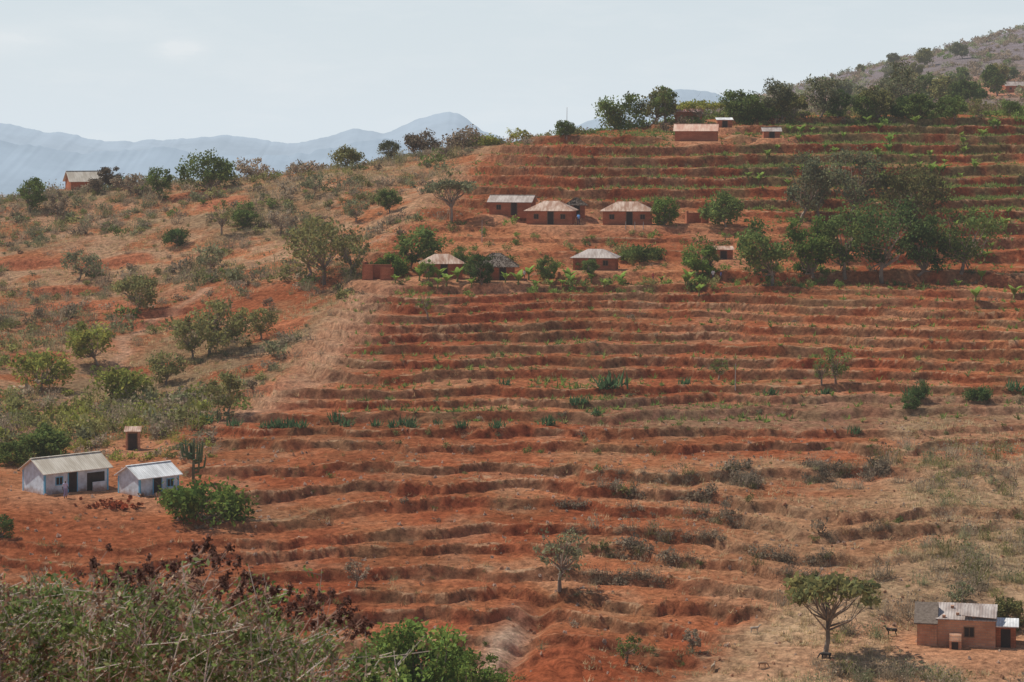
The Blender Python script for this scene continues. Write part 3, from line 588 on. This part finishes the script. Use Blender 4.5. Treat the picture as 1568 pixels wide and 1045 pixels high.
def house(name,u,v,W,D,H,rise,yaw,roof,wmat,rmat,door=.0,wins=(),frame=None,oh=.35,wall_trim=None,door_mat=None):
    p=padpos[(u,v)]
    e=bpy.data.objects.new(name,None);scene.collection.objects.link(e)
    c,s=math.cos(yaw),math.sin(yaw)
    e.location=(p[0],p[1]+D/2*abs(c)+W/2*abs(s)*.6,p[2]-.05);e.rotation_euler=(0,0,yaw)
    t=.06;y=D/2;frame=frame or M_WOOD
    if roof=='gable':
        sl=rise/y
        extr_x('walls',[(-y,-.4),(y,-.4),(y,H),(0,H+rise-.02),(-y,H)],-W/2,W/2,wmat,e)
        ee=y+oh;zE=H-oh*sl+.02;zR=H+rise+.02
        extr_x('roof',[(-ee,zE),(0,zR),(ee,zE),(ee,zE+t),(0,zR+t),(-ee,zE+t)],-W/2-oh,W/2+oh,rmat,e)
        boxp('ridge_cap',-W/2-oh,W/2+oh,-.12,.12,zR+t-.01,zR+t+.035,rmat,e)
    elif roof=='shed':
        extr_x('walls',[(-y,-.4),(y,-.4),(y,H+rise-.02),(-y,H-.02)],-W/2,W/2,wmat,e)
        sl=rise/D;z0=H-oh*sl+.02;z1=H+rise+oh*sl+.02
        extr_x('roof',[(-y-oh,z0),(y+oh,z1),(y+oh,z1+t),(-y-oh,z0+t)],-W/2-oh,W/2+oh,rmat,e)
    elif roof in('hip','thatch'):
        boxp('walls',-W/2,W/2,-y,y,-.4,H,wmat,e)
        a,b=W/2+oh,y+oh;rx=max(W/2-y,.15);z0=H-.1;z1=H+rise
        V=[(-a,-b,z0),(a,-b,z0),(a,b,z0),(-a,b,z0),(-a,-b,z0+t),(a,-b,z0+t),(a,b,z0+t),(-a,b,z0+t),(-rx,0,z1),(rx,0,z1)]
        part('roof',V,[(3,2,1,0),(0,1,5,4),(1,2,6,5),(2,3,7,6),(3,0,4,7),(4,5,9,8),(6,7,8,9),(5,6,9),(7,4,8)],rmat,e)
        if roof=='thatch':
            rg=R(int(u));n=900
            al=rg.uniform(0,2*np.pi,n);k=rg.rand(n)**.7
            bx=np.clip(np.cos(al)*1.3,-1,1)*(a*k+rx*(1-k)*.8);by=np.clip(np.sin(al)*1.3,-1,1)*b*k
            kk=np.maximum(np.abs(by)/b,np.maximum(0,(np.abs(bx)-rx)/(a-rx)))
            bz=z1+(z0+t-z1)*kk+.04
            dn=np.stack([np.sign(bx)*.1,np.sign(by)*.2,-.22*np.ones(n)],1);P0=np.stack([bx,by,bz],1);sd=np.array([.05,.03,0])
            m2=MB();m2.quads(np.stack([P0-sd,P0+sd,P0+dn+sd,P0+dn-sd],1),L(.12,.09,.07)*rg.uniform(.5,1.5,(n,1)),0)
            o=m2.out('thatch_straw',[M_LEAF]);o.parent=e
    elif roof=='none':
        w=.25
        boxp('front_wall_a',-W/2,-.5,-y,-y+w,-.4,H,wmat,e);boxp('front_wall_b',.5,W/2,-y,-y+w,-.4,H*.8,wmat,e)
        boxp('left_wall',-W/2,-W/2+w,-y+w,y,-.4,H*1.15,wmat,e);boxp('right_wall',W/2-w,W/2,-y+w,y,-.4,H*.75,wmat,e);boxp('back_wall',-W/2+w,W/2-w,y-w,y,-.4,H*.95,wmat,e)
        return e
    if door is not None:
        dh=min(1.85,H-.15)
        boxp('door',door-.4,door+.4,-y-.03,-y+.1,0,dh,door_mat or M_DARK,e)
        for nm,x0,x1,z0,z1 in (('door_jamb_left',door-.48,door-.4,0,dh),('door_jamb_right',door+.4,door+.48,0,dh),('door_lintel',door-.48,door+.48,dh,dh+.08)):
            boxp(nm,x0,x1,-y-.05,-y+.08,z0,z1,frame,e)
    for k,wx in enumerate(wins):
        zc=H*.58
        boxp('window_%d'%k,wx-.3,wx+.3,-y-.025,-y+.1,zc-.3,zc+.3,M_DARK,e)
        for nm,x0,x1,z0,z1 in (('sill',wx-.36,wx+.36,zc-.36,zc-.3),('head',wx-.36,wx+.36,zc+.3,zc+.36),('l',wx-.36,wx-.3,zc-.3,zc+.3),('r',wx+.3,wx+.36,zc-.3,zc+.3),('mullion',wx-.02,wx+.02,zc-.3,zc+.3)):
            boxp('window_frame_%s_%d'%(nm,k),x0,x1,-y-.045,-y+.08,z0,z1,frame,e)
    if wall_trim:
        for sx in (-1,1):
            x0,x1=sorted((sx*W/2+sx*.015,sx*W/2-sx*.14))
            for sy in (-1,1):
                y0,y1=sorted((sy*y+sy*.015,sy*y-sy*.14));boxp('corner_post',x0,x1,y0,y1,-.3,H-.12,wall_trim,e)
    return e
hA=house('white_iron_roof_house',92,757,6.2,3.5,1.9,.95,math.radians(42),'gable',M_WHITE,M_TAN,-.4,(-1.7,),M_BLUE,wall_trim=M_BLUE,oh=.3)
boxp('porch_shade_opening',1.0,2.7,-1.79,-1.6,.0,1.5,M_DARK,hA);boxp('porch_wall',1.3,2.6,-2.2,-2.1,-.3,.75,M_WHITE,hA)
hB=house('white_iron_roof_house',222,760,4.0,3.1,1.6,.8,math.radians(44),'gable',M_WHITE,M_GALV,-.2,(1.1,),M_BLUE,wall_trim=M_BLUE,oh=.25)
house('brick_latrine',202,690,1.3,1.2,1.75,.25,.1,'shed',M_BRICK,M_RUST,0,(),oh=.15)
house('brick_house',1068,217,6.6,3.4,1.75,1.0,math.radians(-8),'gable',M_MUD,M_PINK,None,(),oh=.25)
house('brick_hut',1110,196,2.4,2,1.3,.3,0,'shed',M_MUD,M_GALV,0,(),oh=.2)
house('brick_hut',1182,212,2.6,2,1.2,.5,0,'gable',M_MUD,M_BROWN,0,(),oh=.3)
M_REDR=mat_roof('red_painted_roof',(.42,.10,.07),(.6,.45,.42))
house('red_roof_house',1055,187,4.4,3,1.9,.9,0,'gable',M_MUD,M_REDR,None,())
house('mud_brick_house',785,330,5.9,3.2,1.9,.8,math.radians(-14),'gable',M_MUD,M_BROWN,.6,(-1.6,),oh=.3)
house('mud_brick_house',845,345,6.3,4.2,2.0,1.25,math.radians(-10),'hip',M_MUD,M_RUST,.2,(-1.8,1.9),oh=.35)
house('thatched_hut',883,330,2.3,2.3,1.5,.95,0,'thatch',M_MUD,M_THATCH,0,(),oh=.35)
house('mud_brick_house',962,345,6.7,3.9,2.0,1.2,math.radians(-4),'hip',M_MUD,M_RUST,.3,(-2.1,2.1),oh=.35)
house('mud_brick_house',913,415,5.4,3.4,1.7,1.0,math.radians(-10),'hip',M_MUD,M_BROWN,-.2,(1.5,),oh=.35)
house('mud_brick_house',676,425,5.0,3.2,1.8,1.1,math.radians(5),'hip',M_MUD,M_RUST,.2,(),oh=.4)
house('thatched_hut',760,430,4.6,3.6,1.8,1.6,0,'thatch',M_MUD,M_THATCH,.8,(),oh=.5)
house('roofless_brick_house',578,430,3.6,2.6,2.0,0,math.radians(-6),'none',M_MUD,None)
house('roofless_brick_house',1068,343,3.0,2.2,1.5,0,.05,'none',M_MUD,None)
house('brick_hut',1108,398,2.4,2,1.3,.3,0,'shed',M_MUD,M_RUST,0,(),oh=.2)
house('white_roof_house',125,285,5.6,4.0,1.7,1.5,math.radians(24),'gable',M_MUD,M_TAN,None,(),oh=.4)
for k,(uu,d,rm,yw) in enumerate(((1532,860,M_GALV,.2),(1478,720,M_RUST,-.2),(1556,700,M_BROWN,.1),(1330,820,M_GALV,.3),(1440,900,M_TAN,-.1))):
    px=(uu-UC)/F*d;padpos[('far',k)]=np.array([px,d,Hf(Z,px,d)[0]])
    house('hill_house','far',k,6.5,4,2.1,1.1,yw,'gable',M_MUD,rm,.3,(-1.8,),oh=.35)
e=house('brick_house',1488,993,3.9,3.2,1.85,.45,math.radians(-12),'shed',M_BRICK,M_BROWN,None,(.2,),oh=.1)
extr_x('gable_store_walls',[(-1.7,-.4),(1.3,-.4),(1.3,1.7),(-.2,2.6),(-1.7,1.7)],-3.3,-1.96,M_BRICK,e)
extr_x('gable_store_roof',[(-2.0,1.55),(-.2,2.66),(1.6,1.55),(1.6,1.63),(-.2,2.74),(-2.0,1.63)],-3.5,-1.9,M_THATCH,e)
boxp('side_annex',1.96,3.3,-1.2,1.3,-.4,1.45,M_MUD,e);boxp('annex_doorway',2.3,2.95,-1.24,-1.1,0,1.3,M_DARK,e);boxp('annex_roof',1.97,3.5,-1.45,1.5,1.46,1.53,M_GALV,e)
boxp('loose_roof_sheet',-.4,1.9,-1.3,.8,2.42,2.46,M_BROWN,e).rotation_euler=(math.radians(10),math.radians(3),0)
for k,(sx,sy) in enumerate([(-1.5,-1.4),(-.6,-.8),(.5,-1.3),(1.3,0),(-1.0,.6)]):
    boxp('roof_stone_%d'%k,sx-.1,sx+.12,sy-.1,sy+.1,1.85+.45*(sy+1.6)/3.2+.1,2.0+.45*(sy+1.6)/3.2+.1,M_BRICK,e)
o=extr_x('brick_oven',[(-.45,-.4),(.45,-.4),(.45,.6),(.25,.95),(0,1.05),(-.25,.95),(-.45,.6)],-.4,.4,M_BRICK,e);o.location=(-.7,-2.1,0)
boxp('oven_mouth',-.95,-.5,-2.58,-2.5,.05,.55,M_DARK,e)
def pole(name,u,v,vt):
    p=site(u,v);h=(v-vt)*p[1]/F;mb=MB();mb.path([p-[0,0,.3],p+[0,0,h*.5],p+[0.03,0,h]],[.06,.05,.03],L(.36,.33,.3),1,6)
    mb.out(name,[M_BARK,M_BARK])
pole('utility_pole',868,215,165);pole('utility_pole',1126,600,560);pole('utility_pole',738,372,338)
for k,uu in enumerate((958,972,985)): pole('fence_post',uu,352,340)
p=site(262,762);r=R(4);mb=MB()
for j in range(60):
    c=p+np.array([r.normal()*.9,r.normal()*.5,abs(r.normal())*.22]);mb.quads(rot_quads(r,6,.42,1.0)+c,L(.55,.40,.30)*r.uniform(.6,1.2),0)
mb.out('rubble_heap',[M_BARK,M_BARK])
p=site(175,778);mb=MB()
for j in range(80):
    c=p+np.array([r.normal()*1.0,r.normal()*.5,abs(r.normal())*.3]);mb.quads(rot_quads(r,6,.4,1.0)+c,L(.48,.18,.09)*r.uniform(.6,1.2),0)
mb.out('earth_spoil_heap',[M_BARK,M_BARK])

# ------------------------------------------------------------------ people and goats
SK=mat_two('dark_skin',(.06,.03,.02),(.09,.05,.03),4)
def cloth(n,c): return mat_two(n,tuple(x*.8 for x in c),c,5)
def skin_obj(name,verts,rad,edges,zones,loc,yaw,sub=1):
    me=bpy.data.meshes.new(name);me.from_pydata(verts,edges,[]);o=bpy.data.objects.new(name+'_src',me);scene.collection.objects.link(o)
    o.modifiers.new('s','SKIN')
    for i,rv in enumerate(rad): me.skin_vertices[0].data[i].radius=(rv,rv);me.skin_vertices[0].data[i].use_root=(i==0)
    sb=o.modifiers.new('b','SUBSURF');sb.levels=sub;sb.render_levels=sub
    dg_=bpy.context.evaluated_depsgraph_get();nm=bpy.data.meshes.new_from_object(o.evaluated_get(dg_));nm.name=name
    bpy.data.objects.remove(o);q=bpy.data.objects.new(name,nm);scene.collection.objects.link(q)
    nm.materials.clear()
    for m in zones[0]: nm.materials.append(m)
    for pl in nm.polygons: pl.material_index=zones[1](pl.center);pl.use_smooth=True
    q.location=loc;q.rotation_euler=(0,0,yaw);return q
def person(u,v,yaw,top,bot,hgt=1.65,stride=.12,skirt=False):
    p=site(u,v);s=hgt/1.7
    V=[(0,0,.92),(0,0,1.12),(0,.01,1.35),(0,0,1.47),(0,-.01,1.55),(0,-.01,1.64),
       (-.1,0,.88),(-.11,-stride*.6,.48),(-.11,-stride,.08),(-.11,-stride-.14,.04),(.1,0,.88),(.11,stride*.4,.48),(.11,stride,.08),(.11,stride-.14,.04),
       (-.19,0,1.38),(-.25,.04,1.1),(-.25,-.06,.86),(-.25,-.09,.78),(.19,0,1.38),(.25,.02,1.1),(.27,-.14,.92),(.27,-.2,.86),(0,-.1,1.6)]
    rd=[.13,.12,.14,.055,.085,.085,.09,.06,.04,.035,.09,.06,.04,.035,.06,.042,.03,.022,.06,.042,.03,.022,.02]
    if skirt: rd[6]=rd[10]=.14;rd[7]=rd[11]=.15
    E=[(0,1),(1,2),(2,3),(3,4),(4,5),(0,6),(6,7),(7,8),(8,9),(0,10),(10,11),(11,12),(12,13),(2,14),(14,15),(15,16),(16,17),(2,18),(18,19),(19,20),(20,21),(4,22)]
    V=[tuple(c*s for c in a) for a in V];rd=[c*s for c in rd]
    def z(c):
        if c.z>1.45*s: return 0
        if abs(c.x)>.2*s and c.z<1.12*s: return 0
        if c.z>.93*s: return 1
        return 2 if c.z>.2*s else 0
    skin_obj('person',V,rd,E,([SK,cloth('shirt',top),cloth('trousers',bot)],z),tuple(p),yaw)
person(100,764,.4,(.45,.45,.6),(.25,.25,.4),1.5,skirt=True)
person(886,345,2.5,(.15,.35,.7),(.05,.05,.08));person(1092,432,.3,(.7,.7,.7),(.08,.08,.12),1.6);person(1104,431,-1.2,(.12,.12,.3),(.08,.07,.06),1.3)
person(803,431,1.0,(.6,.5,.5),(.3,.1,.1),1.5);person(1000,432,.8,(.5,.1,.08),(.1,.1,.12),1.2)
def goat(u,v,yaw,col,graze=False,s=1.0):
    p=site(u,v)
    hd=[(.52,0,.62),(.66,0,.42),(.76,0,.22),(.82,0,.12)] if graze else [(.52,0,.72),(.64,0,.9),(.76,0,.92),(.86,0,.86)]
    V=[(0,0,.58),(.25,0,.6),(.42,0,.62),(-.25,0,.6),(-.4,0,.62),(-.5,0,.7)]+hd+[
      (.32,-.09,.45),(.31,-.1,.25),(.33,-.1,.04),(.32,.09,.45),(.36,.1,.25),(.35,.1,.04),
      (-.34,-.1,.45),(-.30,-.11,.33),(-.40,-.11,.2),(-.37,-.11,.03),(-.34,.1,.45),(-.28,.11,.33),(-.38,.11,.2),(-.34,.11,.03)]
    V+=[(hd[2][0]-.05,-.1,hd[2][2]+.04),(hd[2][0]-.05,.1,hd[2][2]+.04)]
    rd=[.17,.17,.14,.16,.13,.025,.09,.07,.06,.035]+[.065,.04,.03,.065,.04,.03,.085,.05,.035,.028,.085,.05,.035,.028]+[.015,.015]
    E=[(0,1),(1,2),(0,3),(3,4),(4,5),(2,6),(6,7),(7,8),(8,9),(2,10),(10,11),(11,12),(2,13),(13,14),(14,15),(4,16),(16,17),(17,18),(18,19),(4,20),(20,21),(21,22),(22,23),(8,24),(8,25)]
    V=[tuple(c*s for c in a) for a in V];rd=[c*s for c in rd]
    skin_obj('goat',V,rd,E,([mat_two('goat_coat',tuple(c*.5 for c in col),col,3)],lambda c:0),tuple(p),yaw)
goat(1155,971,.2,(.5,.42,.34),False,.62);goat(1265,1012,2.8,(.05,.04,.035),True,.75);goat(1366,975,3.0,(.04,.03,.03),False,.75);goat(1092,1028,1.2,(.42,.32,.22),False,.6);goat(1167,1024,.1,(.4,.25,.15),True,.6)

# ------------------------------------------------------------------ foreground shrub
r=R(12);mb=MB()
def P3(u,v,d): return np.array([(u-UC)/F*d,d,zv(d,v)])
topv=lambda u: np.interp(u,[-200,0,60,130,200,300,400,480,560,620],[895,915,925,910,920,935,960,985,1020,1060])
TWG=L(.50,.42,.36)
for j in range(185):
    u=r.uniform(-160,560);d=r.uniform(22.5,28.5)
    gx=(u-UC)/F*d+r.normal()*.3;gp=np.array([gx,d+r.normal()*.2,Hf(Z,gx,d)[0]-.1])
    vt=topv(u)+r.exponential(35)-15-(r.uniform(30,80) if r.rand()<.10 else 0)
    e=P3(u+r.normal()*35,vt,d);m1=gp*.5+e*.5+np.array([r.normal()*.12,0,.1]);m2=m1*.4+e*.6+np.array([r.normal()*.07,0,.08])
    mb.path([gp,m1,m2,e],[.02,.012,.007,.003],TWG*r.uniform(.6,1.1),1,4)
    lc=.5+.5*sm(0,1,np.array((450-u)/450+r.rand()*.5)) 
    dead=r.rand()<.34
    for k in range(17):
        a=r.uniform(.25,1);s0=m1+(m2-m1)*a*1.6 if a<.62 else m2+(e-m2)*(a-.62)/.38
        dr=r.normal(size=3)*[.22,.18,.12]+[.04,0,.12];t1=s0+dr
        mb.tube(s0,t1,.006,.003,TWG*r.uniform(.6,1.1),1,3)
        n=int(16*lc);q=s0+dr*r.uniform(.1,1.1,(n,1))+r.normal(size=(n,3))*.035
        cols=[L(.30,.19,.12),L(.22,.12,.08),L(.42,.34,.24)] if dead else [L(.17,.23,.07),L(.24,.28,.12),L(.12,.17,.055)]
        mb.quads(rot_quads(r,n,.038,1.9)+q[:,None],pal(r,n,cols,[4,3,3]),0)
for j in range(40):
    f=(j+r.rand())/40;u=np.interp(f,[0,.4,.5,1],[160,325,345,565])+r.normal()*10
    v=np.interp(f,[0,.3,.42,.5,.7,1],[885,878,845,900,925,955])+r.normal()*13;d=r.uniform(23,26)
    e=P3(u,v,d);b=P3(u-r.uniform(50,120),v+r.uniform(110,170),d);m=(b+e)/2+[.05,0,.12]
    mb.path([b,m,e],[.009,.007,.004],L(.34,.22,.17),1,4)
    for k in range(r.randint(3,7)):
        c=e+r.normal(size=3)*[.12,.08,.08];mb.tube(m*.3+e*.7,c,.004,.003,L(.34,.22,.17),1,3)
        n=34;q=c+r.normal(size=(n,3))*[.018,.018,.022];mb.quads(rot_quads(r,n,.030,1.2)+q[:,None],L(.13,.07,.055)*r.uniform(.4,1.7,(n,1)),0)
mb.out('flowering_shrub')

# ------------------------------------------------------------------ light, sky, camera
el=math.radians(55);az=math.radians(-62)
Sd=Vector((math.sin(az)*math.cos(el),math.cos(az)*math.cos(el),math.sin(el)))
sun=bpy.data.lights.new('sun','SUN');sun.energy=5.0;sun.angle=math.radians(.5);sun.color=(1,.95,.86)
so=bpy.data.objects.new('sun',sun);so.rotation_euler=Sd.to_track_quat('Z','Y').to_euler();scene.collection.objects.link(so)
w=bpy.data.worlds.new('World');scene.world=w;w.use_nodes=True;nt=w.node_tree;nt.nodes.clear()
out=nt.nodes.new('ShaderNodeOutputWorld');bg=nt.nodes.new('ShaderNodeBackground');bg.inputs[1].default_value=.085
sk=nt.nodes.new('ShaderNodeTexSky');sk.sky_type='NISHITA';sk.sun_disc=False;sk.sun_elevation=el;sk.sun_rotation=az;sk.air_density=1.0;sk.dust_density=1.5;sk.ozone_density=1.5;sk.altitude=900
tc=nt.nodes.new('ShaderNodeTexCoord');sx=nt.nodes.new('ShaderNodeSeparateXYZ');nt.links.new(tc.outputs['Generated'],sx.inputs[0])
mr=nt.nodes.new('ShaderNodeMapRange');mr.inputs['From Min'].default_value=0;mr.inputs['From Max'].default_value=.35;mr.inputs['To Min'].default_value=.96;mr.inputs['To Max'].default_value=.05
nt.links.new(sx.outputs[2],mr.inputs[0])
hz=nt.nodes.new('ShaderNodeMix');hz.data_type='RGBA';nt.links.new(mr.outputs[0],hz.inputs[0]);nt.links.new(sk.outputs[0],hz.inputs[6]);hz.inputs[7].default_value=(8.4,9.3,10.0,1)
mpn=nt.nodes.new('ShaderNodeMapping');mpn.inputs['Scale'].default_value=(16,16,70);nt.links.new(tc.outputs['Generated'],mpn.inputs[0])
n=noise(nt,1.0,6,.6,mpn.outputs[0]);rp=ramp(nt,(0,0,0),(1,1,1),.48,.8);nt.links.new(n.outputs[0],rp.inputs[0])
n_b=noise(nt,4.0,5,.6,mpn.outputs[0])
def mth(op,a,b=None,c=None):
    m=nt.nodes.new('ShaderNodeMath');m.operation=op
    for i,v in enumerate((a,b,c)):
        if v is None: continue
        if isinstance(v,(int,float)): m.inputs[i].default_value=v
        else: nt.links.new(v,m.inputs[i])
    return m.outputs[0]
def puff(x0,z0,ax,az_,amp):
    dx=mth('DIVIDE',mth('SUBTRACT',sx.outputs[0],x0),ax);dz=mth('DIVIDE',mth('SUBTRACT',sx.outputs[2],z0),az_)
    r2=mth('ADD',mth('MULTIPLY',dx,dx),mth('MULTIPLY',dz,dz));r2=mth('ADD',r2,mth('MULTIPLY',mth('SUBTRACT',n_b.outputs[0],.5),3.0))
    return mth('MINIMUM',mth('MULTIPLY',mth('EXPONENT',mth('MULTIPLY',r2,-1.0)),amp),amp)
cl=mth('ADD',mth('MULTIPLY',rp.outputs[0],.3),mth('ADD',puff(-.136,.0305,.010,.0042,.55),puff(-.203,.034,.016,.005,.45)))
cl=mth('MINIMUM',cl,1.0)
mxs=nt.nodes.new('ShaderNodeMix');mxs.data_type='RGBA'
nt.links.new(cl,mxs.inputs[0]);nt.links.new(hz.outputs[2],mxs.inputs[6]);mxs.inputs[7].default_value=(9.8,10.1,10.3,1)
nt.links.new(mxs.outputs[2],bg.inputs[0]);nt.links.new(bg.outputs[0],out.inputs[0])
cam=bpy.data.cameras.new('camera');cam.lens=85;cam.sensor_width=36;cam.shift_y=-(522.5-VH)/1568;cam.clip_end=60000;cam.clip_start=.5
cam.dof.use_dof=True;cam.dof.focus_distance=280;cam.dof.aperture_fstop=8
co=bpy.data.objects.new('camera',cam);co.rotation_euler=(math.radians(90),0,0);scene.collection.objects.link(co);scene.camera=co
scene.view_settings.view_transform='Standard';scene.view_settings.look='None';scene.view_settings.exposure=0
